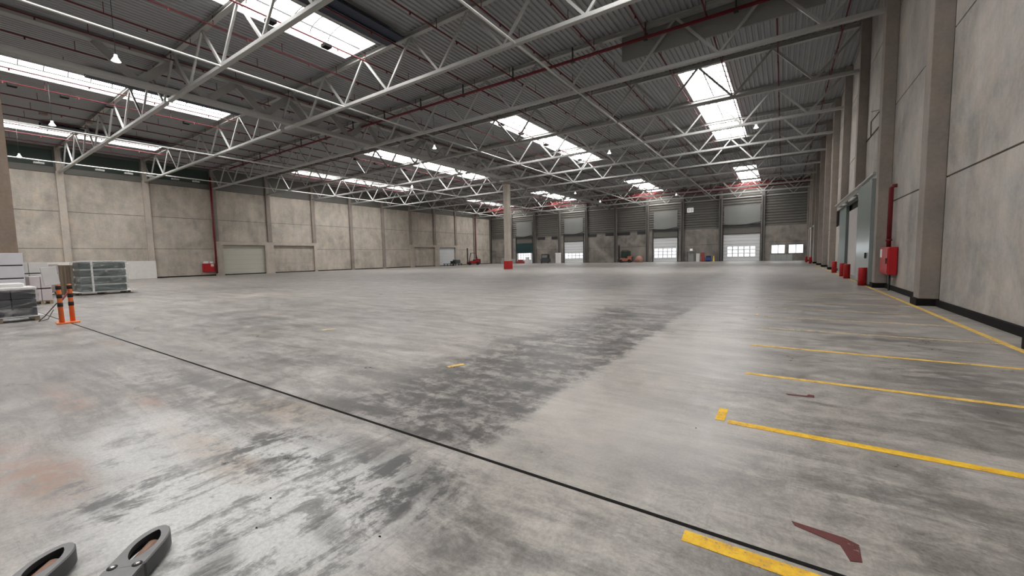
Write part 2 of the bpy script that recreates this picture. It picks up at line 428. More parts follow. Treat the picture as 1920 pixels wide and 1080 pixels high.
# door bays in the left wall: concrete surround and recessed sectional door
k = 1
for i, (a, b, mt) in DOORL.items():
    y0, y1 = T(i)+.02, T(i+1)-.02
    lo = T(i)-(.28 if i in (2, 7) else 0); hi = T(i+1)+(.28 if i in (3, 8) else 0)
    m = MB(); m.box(XL-.14, XL+.24, lo, hi, 4.0, 4.45)
    m.box(XL-.14, XL+.24, lo, a, 0, 3.999); m.box(XL-.14, XL+.24, b, hi, 0, 3.999)
    d = struct(m.build('door_%d' % k, M['frame_c']))
    pm = MB()
    for z in range(6): pm.box(XL-.139, XL-.10, a+.01, b-.01, .12+z*.64, .12+z*.64+.632)
    pm.build('door_panel', M[mt], d)
    k += 1
# pilasters along the left wall
for i in range(-1, 12):
    z0 = 4.47 if i in (2, 3, 4, 7, 8, 9) else 0
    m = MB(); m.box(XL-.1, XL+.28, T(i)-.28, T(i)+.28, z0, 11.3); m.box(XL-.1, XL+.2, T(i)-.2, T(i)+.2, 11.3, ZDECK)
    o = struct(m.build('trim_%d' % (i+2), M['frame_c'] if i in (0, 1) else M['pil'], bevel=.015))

# ---- right wall
m = MB(); m.box(XR+.14, XR+.5, YB-.5, YD+.5, 0, ZDECK+.2, 1)
for i in range(-3, 11):
    y0, y1 = T(i)+.02, T(i+1)-.02
    for z0, z1 in [(0, 3.49), (3.49, 7.32), (7.32, 11.1), (11.1, 13.7)]:
        if i in (2, 3, 4) and z0 < 4:
            if z0: z0 = 4.72
            a = {2: 26.6, 3: y0, 4: y0}[i] if z0 < 4 else y1; b = {2: y1, 3: y1, 4: 38.2}[i] if z0 < 4 else y1
            if a > y0: m.box(XR, XR+.14, y0+g, a, z0+g, z1-g)
            if b < y1: m.box(XR, XR+.14, b, y1-g, z0+g, z1-g)
        else: m.box(XR, XR+.14, y0+g, y1-g, z0+g, z1-g)
for i in range(-1, 12): m.box(XR-.004, XR+.1, T(i)-.345, T(i)-.29, 4.9 if i in (3, 4) else .2, 13.7, 1)  # thin dark strips painting the joint shadow beside each pilaster
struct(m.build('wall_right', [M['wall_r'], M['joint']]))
m = MB(); m.box(XR-.07, XR+.02, YB, 26.0, 0, .17); m.box(XR-.07, XR+.02, 39, 63.5, 0, .17)
struct(m.build('baseboard_right', M['black']))
n_tr = 14
for i in range(-1, 12):
    z0 = 4.85 if i in (3, 4) else 0
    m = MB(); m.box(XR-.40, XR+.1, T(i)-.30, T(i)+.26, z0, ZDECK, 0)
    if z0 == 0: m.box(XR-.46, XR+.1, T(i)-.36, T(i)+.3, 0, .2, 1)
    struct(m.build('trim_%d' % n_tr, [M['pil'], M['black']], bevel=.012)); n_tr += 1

# ---- end wall: columns, concrete below, profiled cladding above
EC = [XR-6.533*k for k in range(0, 11)]
m = MB(); m.box(XL-.5, XR+.5, YD+.2, YD+.6, 0, ZDECK+.2, 1)
ops = {1: (-9.0, -3.3, 4.8), 3: (-21.4, -16.9, 4.7), 6: (-41.0, -36.4, 4.7), 8: (-53.9, -49.4, 4.7)}   # key = bay
bay_open = {}
for key, (x0, x1, zt) in {0: (0, 0, 0)}.items(): pass
OPEN = [(-9.0, -3.3, 4.8), (-21.4, -16.9, 4.7), (-41.0, -36.4, 4.7), (-53.9, -49.4, 4.7)]
for k in range(10):
    x1, x0 = EC[k]-.03, EC[k+1]+.03
    op = [o for o in OPEN if x0 < (o[0]+o[1])/2 < x1]
    if op:
        a, b, zt = op[0]
        m.box(x0, a, YD, YD+.2, .05, 6.0); m.box(b, x1, YD, YD+.2, .05, 6.0)
    elif k == 0:
        m.box(x0, x1, YD, YD+.2, .02, 1.22, 0); m.box(x0, -1.66, YD, YD+.2, 1.22, 2.7); m.box(.38, .78, YD, YD+.2, 1.22, 2.7)
        m.box(2.9, x1, YD, YD+.2, 1.22, 2.7); m.box(x0, x1, YD, YD+.2, 2.7, 3.24); m.box(x0, x1, YD, YD+.2, 3.28, 6.0)
    else:
        m.box(x0, x1, YD, YD+.2, .05, 3.1); m.box(x0, x1, YD, YD+.2, 3.14, 6.0)
struct(m.build('wall_back', [M['wall_e'], M['joint']]))
m = MB()
for k in range(10):
    x1, x0 = EC[k]-.2, EC[k+1]+.2
    z = 6.02
    while z < 13.6:
        m.bm.faces.new([m.bm.verts.new(p) for p in ((x0, YD+.02, z), (x1, YD+.02, z), (x1, YD+.02, z+.20), (x0, YD+.02, z+.20))])
        m.bm.faces.new([m.bm.verts.new(p) for p in ((x0, YD+.02, z+.20), (x1, YD+.02, z+.20), (x1, YD+.14, z+.26), (x0, YD+.14, z+.26))])
        m.bm.faces.new([m.bm.verts.new(p) for p in ((x0, YD+.14, z+.26), (x1, YD+.14, z+.26), (x1, YD+.14, z+.40), (x0, YD+.14, z+.40))])
        m.bm.faces.new([m.bm.verts.new(p) for p in ((x0, YD+.14, z+.40), (x1, YD+.14, z+.40), (x1, YD+.02, z+.46), (x0, YD+.02, z+.46))])
        z += .46
struct(m.build('wall_back_cladding', M['clad']))
for k in range(0, 11):
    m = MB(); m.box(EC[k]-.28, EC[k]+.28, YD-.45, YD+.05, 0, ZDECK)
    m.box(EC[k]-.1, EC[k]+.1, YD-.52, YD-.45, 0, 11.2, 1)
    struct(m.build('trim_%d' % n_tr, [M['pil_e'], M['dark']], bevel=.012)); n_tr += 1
# wall behind the camera
struct(MB().box(XL-.5, XR+.5, YB-.5, YB, 0, ZDECK+.2).build('wall_front', M['wall_r']))

# dock doors in the end wall
def dock_door(idx, x0, x1, zt, rows, cols, pz0, pz1, px0=None, px1=None, curtain=False, top=9.8):
    px0 = x0+.45 if px0 is None else px0; px1 = x1-.45 if px1 is None else px1
    m = MB(); m.box(x0-.16, x0, YD-.12, YD+.02, 0, zt+1.75); m.box(x1, x1+.16, YD-.12, YD+.02, 0, zt+1.75)
    m.box(x0, x1, YD-.10, YD+.02, zt, zt+.12); m.box(x0-.1, x1+.1, YD-.25, YD-.1, zt+1.35, zt+1.55)
    m.bar((x0, YD-.2, zt+1.75), ((x0+x1)/2, YD-.2, zt+1.5), .1, .14); m.bar((x1, YD-.2, zt+1.95), ((x0+x1)/2, YD-.2, zt+1.5), .1, .14)
    d = struct(m.build('door_%d' % idx, M['dark']))
    MB().box(x0, x1, YD+.06, YD+.1, zt+.12, zt+1.4).build('header_panel', M['clad'], d)
    MB().box(x0+.02, x1-.02, YD-.02, YD+.0, zt+1.7, top).build('raised_panel', M['clad_r'], d)
    pm = MB(); h = (zt)/8
    zz = 0.02
    for r in range(8):
        a, b = r*h+.02, (r+1)*h-.01
        pm.box(x0+.02, x1-.02, YD+.02, YD+.07, a, b)
    pm.build('door_panel', M['door_w'], d)
    gm = MB(); cw = (px1-px0)/cols; rh = (pz1-pz0)/rows
    for r in range(rows):
        for c in range(cols):
            gm.box(px0+c*cw+cw*.13, px0+(c+1)*cw-cw*.13, YD-.0, YD+.03, pz0+r*rh+rh*.17, pz0+(r+1)*rh-rh*.13)
    gm.build('window_panes', M['pane'], d)
    if curtain:
        cm = MB(); cm.box(x0+.02, x1-.02, YD-.05, YD+.0, 2.5, zt-.05)
        o = cm.build('dark_curtain', M['teal'], d); o['label'] = 'dark teal roller curtain'
    return d
dock_door(5, -53.9, -49.4, 4.7, 3, 5, .85, 2.45, curtain=True)
dock_door(6, -41.0, -36.4, 4.7, 2, 5, .95, 2.15, -41+.1, -36.5)
dock_door(7, -21.4, -16.9, 4.7, 3, 5, .75, 2.65, -21.25, -17.05)
dock_door(8, -9.0, -3.3, 4.8, 3, 5, .75, 2.65, -8.4, -3.9)
for idx, (a, b) in enumerate(((-1.66, .38), (.78, 2.9))):
    m = MB(); c = (a+b)/2
    m.box(a, b, YD-.03, YD+.05, 1.2, 1.28); m.box(a, b, YD-.03, YD+.05, 2.64, 2.72)
    for x in (a, c-.05, b-.1): m.box(x, x+.1, YD-.03, YD+.05, 1.2, 2.72)
    d = struct(m.build('window_%d' % (idx+1), M['clad_l']))
    m = MB(); m.box(a+.06, c-.03, YD+.0, YD+.03, 1.26, 2.66); m.box(c+.03, b-.06, YD+.0, YD+.03, 1.26, 2.66)
    m.build('window_pane', M['pane_l'], d)
# steel plates between the dock bays
for j, (a, b, z) in enumerate(((-47.9, -46.0, 5.45), (-44.2, -42.5, 5.45), (-35.2, -33.3, 5.55), (-31.3, -29.3, 5.6), (-28.7, -26.1, 5.6), (-24.6, -22.8, 5.6))):
    m = MB(); m.box(a, b, YD-.08, YD+.01, z, z+.62); m.box(a+.1, b-.1, YD-.13, YD-.08, z+.26, z+.34)
    tag(m.build('wall_plate', M['dark']), 'dark flat steel plate fixed high on the end wall, %s from the left' % ORD[j], 'plate', 'steel plates on the end wall')
m = MB(); m.box(-15.2, -14.1, YD-.1, YD+.0, 9.25, 10.1)
o = m.build('wall_sign', M['signw']); tag(o, 'small white sign high on the end wall cladding', 'sign')
m = MB(); m.box(-15.1, -14.72, YD-.12, YD-.1, 9.35, 10.0); m.box(-14.6, -14.2, YD-.12, YD-.1, 9.35, 10.0)
m.build('sign_face', M['white'], o)

# right wall: large sliding fire door
d = MB(); d.box(XR-.05, XR+.02, 26.6, 38.6, 4.5, 4.7); d.box(XR-.14, XR+.02, 34.95, 38.6, 0, 4.5)
o = struct(d.build('door_9', M['slide_e']))
MB().box(XR+.16, XR+.2, 26.6, 38.2, 0, 4.6).build('opening_backing', M['dark'], o)
m = MB()
for q in range(10): m.box(XR+.0, XR+.02, 31.2+q*.36, 31.2+q*.36+.33, .03, 4.1)
m.build('strip_curtain', M['curtain'], o)
m = MB(); m.box(3.12, 3.24, 23.25, 27.0, .08, 4.62)
lf = m.build('door_leaf', M['slide'], o)
m = MB(); m.box(3.24, XR-.01, 23.25, 23.5, .05, 4.62); m.build('leaf_guide', M['slide_e'], o)
m = MB(); m.box(3.25, 3.30, 23.2, 38.6, 4.64, 4.82); m.bar((3.28, 23.2, 4.84), (3.28, 38.6, 4.84), .3, .06)
for y in (24, 27, 31, 35, 38): m.box(3.28, XR, y-.05, y+.05, 4.68, 4.8)
m.build('door_rail', M['rail'], o)
m = MB(); m.box(3.06, 3.12, 23.9, 24.0, 1.2, 1.45); m.build('door_handle', M['dark'], o)
# far door near the corner
m = MB(); m.box(3.3, 3.42, 66.0, 79.5, 4.75, 4.95); m.box(3.3, XR, 78.9, 79.2, 0, 4.8); m.box(3.3, XR, 66, 66.3, 0, 4.8)
for y in (68, 73, 78): m.box(3.3, XR, y-.05, y+.05, 4.75, 4.9)
o = struct(m.build('door_10', M['rail'])); m = MB(); m.box(3.42, 3.52, 72.5, 78.9, .05, 4.75); m.build('door_leaf', M['door_w'], o)

# floor joint
m = MB(); m.box(XL+.3, XR-.1, 2.417, 2.447, .0005, .003)
struct(m.build('trim_%d' % n_tr, M['black'])); n_tr += 1

# ================================================================== roof steel
NODES = [1.25-4.05*k for k in range(0, 16)]
def truss_part(parent, x0, x1, wide):
    MB().box(x0, x1, -wide/2, wide/2, ZB-.09, ZB+.09).build('bottom_chord', M['steel'], parent, bevel=.02)
    m = MB(); m.box(x0, x1, -.13, .13, ZT+.09, ZT+.12); m.box(x0, x1, -.02, .02, ZT-.10, ZT+.10); m.box(x0, x1, -.13, .13, ZT-.12, ZT-.09)
    m.build('top_chord', M['steel'], parent)
DG = {}
def diag(parent, xb, zt_off, side):
    key = (side, zt_off)
    if key not in DG:
        m = MB(); m.bar((0, 0, ZB+.04), (side*zt_off, 0, ZT-.06), .10, .12)
        o = m.build('diagonal', M['steel'], parent); DG[key] = o.data
    else:
        o = bpy.data.objects.new('diagonal', DG[key]); COL.objects.link(o); o.parent = parent
    o.location = (xb, 0, 0)
def make_truss(name_side, x0, x1, nodes):
    t = thing('roof_truss', '', 'truss')
    truss_part(t, x0, x1, .24)
    for xb in nodes:
        diag(t, xb, 2.025, -1); diag(t, xb, 2.025, 1)
    return t
def place_trusses(t, side, idxs, desc):
    first = True; r = 0
    for i in idxs:
        lab = 'grey lattice roof truss %s, %s from the camera' % (desc, ORD[r]); r += 1
        c = t if first else copy_tree(t)
        first = False
        c.location = (0, T(i), 0); c['label'] = lab; c['group'] = 'roof trusses'
tr = make_truss('right', -30.15, XR-.38, [x for x in NODES if x > -30])
tl = make_truss('left', XL+.3, -30.65, [x for x in NODES if x < -30.6 and x > -61])
place_trusses(tr, 'right', range(0, 12), 'over the right half')
place_trusses(tl, 'left', range(0, 12), 'over the left half')

# main lattice girders along the column line
def girder(y0, y1, off, lab):
    t = thing('main_girder', lab, 'girder', (-30.4, 0, 0), group='main girders')
    m = MB(); m.box(-.25, .25, y0, y1, 11.62, 11.92)
    m.build('bottom_chord', M['girder'], t, bevel=.02)
    m = MB(); m.box(-.24, .24, y0, y1, 13.40, 13.68)
    m.build('top_chord', M['girder'], t, bevel=.02)
    yb = off
    da = db = None
    while yb < y1-.3:
        if yb > y0+.2:
            for sg in (-1, 1):
                yt = yb+sg*1.67
                if y0 < yt < y1:
                    if sg == -1:
                        if da is None:
                            m = MB(); m.bar((0, 0, 11.87), (0, -1.67, 13.43), .16, .42, up=(0, 1, 0)); o = m.build('diagonal', M['girder'], t); da = o.data
                        else: o = bpy.data.objects.new('diagonal', da); COL.objects.link(o); o.parent = t
                    else:
                        if db is None:
                            m = MB(); m.bar((0, 0, 11.87), (0, 1.67, 13.43), .16, .42, up=(0, 1, 0)); o = m.build('diagonal', M['girder'], t); db = o.data
                        else: o = bpy.data.objects.new('diagonal', db); COL.objects.link(o); o.parent = t
                    o.location = (0, yb, 0)
        yb += 3.34
    return t
girder(2.99, 44.1, 7.95, 'heavy grey lattice girder from the left edge to the red-footed column')
girder(44.8, YD-.1, 48.0, 'heavy grey lattice girder from the red-footed column back to the end wall')
girder(YB+.02, 2.23, -8.0, 'heavy grey lattice girder running back over the camera')

# columns
def column(x, y, lab, redbase):
    t = thing('concrete_column', lab, 'column', (x, y, 0), group=None)
    MB().box(-.34, .34, -.34, .34, 0, 11.6).build('shaft', M['frame_c'] if redbase else M['pil_b'], t, bevel=.03)
    MB().box(-.45, .45, -.36, .36, 11.1, 11.58).build('capital', M['pil'], t, bevel=.02)
    if redbase:
        MB().box(-.43, .43, -.43, .43, .0, 1.08).build('impact_guard', M['red'], t, bevel=.02)
    return t
column(-30.36, 44.46, 'pale square concrete column with a red guard round its foot', True)
column(-30.4, 2.61, 'brownish concrete column at the left edge behind the stacked cartons', False)

# longitudinal bracing tubes at bottom chord level
for j, (x, lab) in enumerate(((-22.95, 'bright bottom-chord tie running past the middle of the roof'), (-10.2, 'bottom-chord tie nearest the right wall'),
                              (-42.2, 'bottom-chord tie just left of the main girder'), (-55.6, 'bottom-chord tie nearest the left wall, with small fittings hung on it'))):
    m = MB(); m.tube([(x, T(-1.6), ZB-.04), (x, YD-.3, ZB-.04)], .055, 8)
    tag(m.build('tie_bar', M['rail']), lab, 'tie bar', 'longitudinal tie bars')
for j, y in enumerate((7.2, 11.1, 13.2, 14.9, 17.0, 18.9)):
    m = MB(); m.box(-.12, .12, -.32, .32, -.26, -.12); m.box(-.02, .02, -.02, .02, -.12, -.0)
    o = m.build('tie_fitting', M['clad_l'], loc=(-55.6, y, ZB-.0955)); tag(o, 'small flat grey fitting under the left tie bar, %s from the near end' % ORD[j], 'fitting', 'fittings under the left tie bar')

# ================================================================== rooflights
def rooflight(cx, y0, y1, lab):
    t = thing('rooflight', lab, 'rooflight', (cx, 0, 0), group='rooflights')
    z0 = ZDECK-.02; z1 = ZDECK+.55; W = SKW
    m = MB(); m.box(-W-.05, -W, y0-.05, y1+.05, z0, z1); m.box(W, W+.05, y0-.05, y1+.05, z0, z1)
    m.box(-W, W, y0-.05, y0, z0, z1); m.box(-W, W, y1, y1+.05, z0, z1)
    m.build('kerb', M['white'], t)
    prof = [(-W*math.cos(a), z1+.45*math.sin(a)) for a in [math.pi*k/10 for k in range(11)]]
    m = MB()
    for i in range(10):
        m.quad((prof[i][0], y0, prof[i][1]), (prof[i+1][0], y0, prof[i+1][1]), (prof[i+1][0], y1, prof[i+1][1]), (prof[i][0], y1, prof[i][1]))
    for yy in (y0, y1): m.bm.faces.new([m.bm.verts.new((p[0], yy, p[1])) for p in prof])
    m.build('glazing', M['sky'], t)
    n = int(round((y1-y0)/1.05)); rib = None
    for i in range(1, n):
        y = (y1-y0)/n*i+y0
        if rib is None:
            m = MB(); m.tube([(p[0]*.985, 0, p[1]-.03) for p in prof], .034, 4); o = m.build('glazing_bar', M['dark'], t); rib = o.data
        else: o = bpy.data.objects.new('glazing_bar', rib); COL.objects.link(o); o.parent = t
        o.location = (0, y, 0)
    m = MB(); m.box(-.03, .03, y0, y1, z0+.1, z0+.16); m.build('restraint_wire', M['dark'], t)
names_x = ['nearest the right wall', 'second from the right wall', 'third from the right wall', 'nearest the left wall']
names_y = ['at the near end', 'in the middle of the hall', 'at the far end']
for a, cx in enumerate(SKX):
    for b, (y0, y1) in enumerate(SKY_):
        rooflight(cx, y0, y1, 'bright white barrel rooflight %s, %s' % (names_x[a], names_y[b]))
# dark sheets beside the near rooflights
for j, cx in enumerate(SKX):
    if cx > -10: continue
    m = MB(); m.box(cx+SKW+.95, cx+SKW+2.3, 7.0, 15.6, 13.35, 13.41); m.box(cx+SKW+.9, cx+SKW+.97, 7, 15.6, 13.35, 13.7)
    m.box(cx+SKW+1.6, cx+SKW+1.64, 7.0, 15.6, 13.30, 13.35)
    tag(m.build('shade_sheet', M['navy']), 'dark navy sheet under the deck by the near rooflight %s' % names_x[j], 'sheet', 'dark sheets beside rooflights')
# smoke baffle behind truss three
m = MB(); m.box(-7.7, 1.3, 22.95, 23.0, 12.3, 13.6); m.box(-7.7, 1.3, 22.93, 23.02, 12.27, 12.33)
tag(m.build('smoke_baffle', M['baffle']), 'flat grey smoke baffle hanging under the deck near the right wall', 'baffle')

# small vent actuator boxes hung in rows
def boxrow(pts, what, grp, mat):
    for j, (x, y) in enumerate(pts):
        m = MB(); m.box(-.2, .2, -.2, .2, -.10, .06); m.box(-.05, .05, -.05, .05, .06, .085)
        o = m.build('vent_box', mat, loc=(x, y, 13.10)); tag(o, 'small dark box under the deck %s, %s from the near end' % (what, ORD[j]), 'box', grp)
boxrow([(-40.7, 4.5), (-40.7, 6.75), (-40.7, 8.95), (-40.7, 11.1), (-40.7, 13.5)], 'by the near third-row rooflight', 'near boxes under the deck', M['black'])
boxrow([(-40.7, y) for y in (29.3, 32, 34.2, 36.6, 39, 41.4, 44)], 'by the middle third-row rooflight', 'middle boxes under the deck', M['black'])
boxrow([(-20.61, y) for y in (29.6, 32.8, 37.6, 40.4, 43.3, 46)], 'across the middle second-row rooflight', 'boxes over the middle rooflight', M['black'])
boxrow([(-46.44, 6.5), (-46.44, 8.9)], 'over the left truss', 'brown boxes under the deck', M['crate'])
boxrow([(-20.61, 10.5), (-20.61, 13.35)], 'across the near second-row rooflight', 'boxes over the near rooflight', M['black'])

# ================================================================== sprinkler pipes
def pipe_main(y, x0, x1, z, lab):
    t = thing('sprinkler_main', lab, 'pipe', (0, y, 0), group='sprinkler mains')
    MB().tube([(x0, 0, z), (x1, 0, z)], .085, 10).build('pipe', M['red_pipe'], t)
    x = x1-1.2; h = None
    while x > x0+1:
        if h is None:
            m = MB(); m.bar((0, 0, z+.05), (0, 0, ZDECK-.004), .07, .07); m.box(-.1, .1, -.12, .12, z-.12, z-.08); o = m.build('hanger', M['dark'], t); h = o.data
        else: o = bpy.data.objects.new('hanger', h); COL.objects.link(o); o.parent = t
        o.location = (x, 0, 0); x -= 4.2
    return t
pipe_main(T(2)-.1, -56, 3.3, 13.0, 'long dark red sprinkler main crossing the roof above the third truss')
pipe_main(T(10)+.8, -60, 3.3, 12.6, 'dark red sprinkler main crossing the roof near the end wall')
pipe_main(T(10)+2.2, -60, 3.3, 12.2, 'dark red sprinkler main closest to the end wall')
bx = [2.35-2.87*k for k in range(22)]
for k, x in enumerate(bx):
    m = MB(); m.tube([(x, YB+.5, 13.22), (x, YD-1, 13.22)], .040, 6)
    y = -4; clear = not any(abs(x-c) < SKW+.15 for c in SKX)
    while y < YD-2:
        sheet = 6.5 < y < 16 and any(c+SKW+.7 < x < c+SKW+2.5 for c in SKX[1:])
        if (clear or not any(a-.1 < y < b+.1 for a, b in SKY_)) and not sheet: m.bar((x, y, 13.2), (x, y, ZDECK-.004), .025, .025)
        m.box(x-.03, x+.03, y+1.5, y+1.56, 13.08, 13.2); y += 3.3
    tag(m.build('sprinkler_branch', M['branch']), 'thin dark red sprinkler branch pipe, %s from the right wall' % ORD[k], 'pipe', 'sprinkler branch pipes')
# bright red braces under the far rooflights
for j, (x, w_) in enumerate(((-5.0, 5.5), (-20.9, 5.0), (-39.0, 5.0), (-54.6, 4.5))):
    m = MB()
    for dy, dz in ((0, 0), (1.1, .5), (2.0, -.3)):
        m.tube([(x-w_/2, 75+dy, 12.2+dz), (x+w_/2, 75+dy, 12.2+dz)], .06, 6)
    for q in range(5): m.tube([(x-w_/2+q*w_/4, 75, 12.2), (x-w_/2+q*w_/4+.4, 76.1, 12.7), (x-w_/2+q*w_/4, 77, 11.9)], .045, 6)
    m.bar((x-w_/2+.2, 76.1, 12.7), (x-w_/2+.2, 76.1, ZDECK-.004), .05, .05); m.bar((x+w_/2-.2, 76.1, 12.7), (x+w_/2-.2, 76.1, ZDECK), .05, .05)
    tag(m.build('red_pipe_frame', M['red_dirty']), 'red pipe frame lit by the far rooflight %s' % names_x[j], 'pipe', 'red pipe frames near the end wall')

# pendant lamps
def lamp(big=True):
    t = thing('pendant_lamp', '', 'lamp')
    MB().tube([(0, 0, .2), (0, 0, 2.735)], .012, 6).build('rod', M['dark'], t)
    m = MB(); m.lathe([(.0, .22), (.06, .22), (.075, .1), (.12, .03), (.18, -.08), (.175, -.08), (.115, .025), (.0, .08)], n=18); m.build('lamp_shade', M['shade'], t)
    m = MB(); m.lathe([(0, -.10), (.09, -.09), (.135, -.03), (.1, .02), (0, .05)], n=14); m.build('bulb', M['bulb'], t)
    return t
lp = [(-25.6, 6.0, 11.0, 'lit pendant lamp at upper left in front of the main girder'), (-40.38, 6.0, 11.0, 'lit pendant lamp between the two long left rooflights'),
      (-54.6, 6.0, 11.1, 'lit pendant lamp at the far left near the wall top'), (-24.8, 25.6, 11.0, 'lit pendant lamp above and left of the red-footed column'),
      (-40.4, 37.3, 11.0, 'small lit pendant lamp between the middle rooflights left of the column'), (-13.5, 36.7, 11.0, 'lit pendant lamp at the end of the middle rooflight right of the column'),
      (-1.9, 36.4, 11.0, 'lit pendant lamp right of the rooflight nearest the right wall'), (-26.2, 56.7, 11.0, 'small far lit pendant lamp right of the column head'),
      (-26.9, 68.5, 11.0, 'tiny lit pendant lamp near the end wall, left of its neighbour'), (-14.4, 69.3, 11.0, 'tiny lit pendant lamp near the end wall above the second dock door from the right')]
L0 = lamp()
for i, (x, y, z, lab) in enumerate(lp):
    o = L0 if i == 0 else copy_tree(L0)
    o.location = (x, y, z); o['label'] = lab; o['group'] = 'pendant lamps'

# ================================================================== wall fittings
def hose_cabinet(name, lab, loc, sx, sy, sz, face):
    t = thing(name, lab, 'fire hose cabinet', loc)
    MB().box(-sx/2, sx/2, -sy/2, sy/2, 0, sz).build('cabinet', M['red'], t, bevel=.02)
    x = face*sx/2
    MB().box(min(x, x+face*.02), max(x, x+face*.02), -sy/2+.06, sy/2-.06, .06, sz-.06).build('door', M['red'], t, bevel=.008)
    MB().box(min(x+face*.02, x+face*.03), max(x+face*.02, x+face*.03), sy/2-.45, sy/2-.12, sz-.40, sz-.08).build('white_plate', M['white'], t)  # plain white plate near the top of the door
    MB().box(min(x+face*.02, x+face*.06), max(x+face*.02, x+face*.06), -sy/2+.12, -sy/2+.16, sz*.4, sz*.6).build('handle', M['dark'], t)
    return t
hose_cabinet('fire_hose_cabinet', 'red fire hose cabinet on the right wall below a red pipe', (XR-.15, 21.3, .62), .26, 1.5, 1.05, -1)
m = MB(); m.tube([(3.44, 21.35, 1.675), (3.44, 21.35, 3.95), (3.47, 21.35, 4.02), (XR-.005, 21.35, 4.03)], .075, 12); m.lathe([(.0, 0), (.10, 0), (.10, .08), (0, .08)], (3.44, 21.35, 1.9))
tag(m.build('riser_pipe', M['red_pipe']), 'dark red riser pipe coming down to the cabinet on the right wall', 'pipe')
m = MB(); m.tube([(3.45, 21.0, .0), (3.45, 21.0, .62)], .035, 8)
tag(m.build('drain_pipe', M['dark']), 'short dark pipe below the red cabinet on the right wall', 'pipe')
o = hose_cabinet('fire_hose_cabinet', 'red fire hose cabinet on the left wall beside a concrete pilaster', (XL+.16, 21.55, .5), .3, 1.3, 1.1, 1)
m = MB(); m.box(-.15, .15, -.6, -.1, 0, .28); m.box(-.15, .15, .05, .45, 0, .24)
o = m.build('white_box', M['white'], loc=(XL+.16, 21.6, 1.6)); tag(o, 'white packets lying on top of the left red cabinet', 'box')
m = MB(); m.tube([(XL+.42, 22.35, .3), (XL+.42, 22.35, 12.6)], .11, 10)
for z in (2.2, 5, 8, 11): m.lathe([(0, 0), (.15, 0), (.15, .08), (0, .08)], (XL+.42, 22.35, z), 12)
tag(m.build('riser_pipe', M['red_pipe']), 'tall dark red riser pipe up the left wall above the hose cabinet', 'pipe')
m = MB(); m.tube([(XL+.42, 76.2, .8), (XL+.42, 76.2, 12.6)], .11, 10); m.lathe([(0, 0), (.17, 0), (.17, .3), (0, .3)], (XL+.42, 76.2, 1.6), 12)
tag(m.build('riser_pipe', M['red_pipe']), 'dark red riser pipe in the far left corner of the hall', 'pipe')
m = MB(); m.box(XL+.30, XL+.38, 7.0, 16.25, .0, 2.05)
o = tag(m.build('leaning_board', M['board'], bevel=.01), 'long white board standing along the foot of the left wall', 'panel')
for y in (10.1, 13.2):
    m = MB(); m.box(XL+.378, XL+.385, y-.02, y+.02, .22, 2.05); m.build('panel_seam', M['greywhite'], o)
# wire bracket on the right wall
m = MB(); cp_ = [(27.7, 8.55), (25.4, 8.0), (25.25, 7.25), (29.3, 7.35)]
m.tube([(XR-.03, a, b) for a, b in cp_], .018, 6)
m.tube([(XR-.03, 25.4, 7.95), (XR-.03, 27.7, 8.05), (XR-.03, 27.6, 7.3)], .018, 6)
tag(m.build('conduit', M['dark']), 'thin bent conduit high on the right wall above the sliding door', 'conduit')

# bollards in front of the sliding door
m = MB(); m.lathe([(0, 0), (.15, 0), (.15, .78), (.14, .80), (0, .80)], n=20)
b0 = m.build('bollard', M['red'], loc=(2.98, 23.6, 0)); tag(b0, 'squat red bollard in front of the grey sliding door leaf', 'bollard', 'red bollards along the right wall')
for (x, y), lab in (((3.02, 29.2), 'squat red bollard second from the camera, before the door opening'), ((3.05, 31.5), 'squat red bollard third from the camera, before the door opening'),
                    ((3.05, 36.2), 'squat red bollard at the far side of the sliding door'), ((2.9, 62.5), 'far red bollard before the far right door, the nearer of two'), ((2.75, 69), 'far red bollard before the far right door, the farther of two')):
    c = b0.copy(); COL.objects.link(c); c.location = (x, y, 0); c['label'] = lab

# ================================================================== floor markings
def mark(pts, mat, lab, grp=None, cat='floor marking', name='painted_line'):
    m = MB(); m.poly(pts, .0006, .003)
    tag(m.build(name, M[mat]), lab, cat, grp)
def rect(x0, x1, y0, y1): return [(x0, y0), (x1, y0), (x1, y1), (x0, y1)]
mark(rect(3.03, 3.13, 3.5, 62), 'paint', 'long yellow line along the foot of the right wall')
bl = [(2.335, -.43, 3.03, .05, 'paint_b'), (4.205, -.39, 3.03, .046, 'paint_b'), (6.06, -.37, 3.03, .045, 'paint'), (7.97, -.42, 3.03, .045, 'paint'),
      (9.9, -.42, 3.03, .04, 'paint_f'), (11.7, -.46, 3.03, .04, 'paint_f'), (13.5, -.5, 3.03, .035, 'paint_f'), (15.3, -.4, 3.03, .035, 'paint_f'),
      (17.2, -.3, 3.03, .035, 'paint_f'), (19.1, -.3, 3.03, .035, 'paint_f')]
for j, (y, x0, x1, h, mt) in enumerate(bl):
    mark(rect(x0, x1, y-h, y+h), mt, 'yellow bay line across the floor at right, %s from the camera' % ORD[j], 'yellow bay lines')
mark(rect(-.50, -.42, 4.20, 4.54), 'paint_b', 'short yellow tab at the end of the second bay line')
mark([(-4.10, 4.33), (-4.02, 4.30), (-3.92, 4.54), (-4.0, 4.57)], 'paint', 'lone short yellow dash left of the dark tyre lane')
mark([(-8.9, 5.2), (-8.75, 5.2), (-8.7, 5.5), (-8.85, 5.5)], 'paint_f', 'faded yellow dash far left of the tyre lane')
mark(rect(-.55, -.47, 11.8, 12.1), 'paint_f', 'faint pale tab at the end of the sixth bay line')
mark([(.085, 2.80), (.10, 2.76), (.30, 2.70), (.33, 2.58), (.38, 2.60), (.385, 2.75), (.33, 2.78)], 'paint_r', 'dark red L-shaped smear by the nearest bay line')
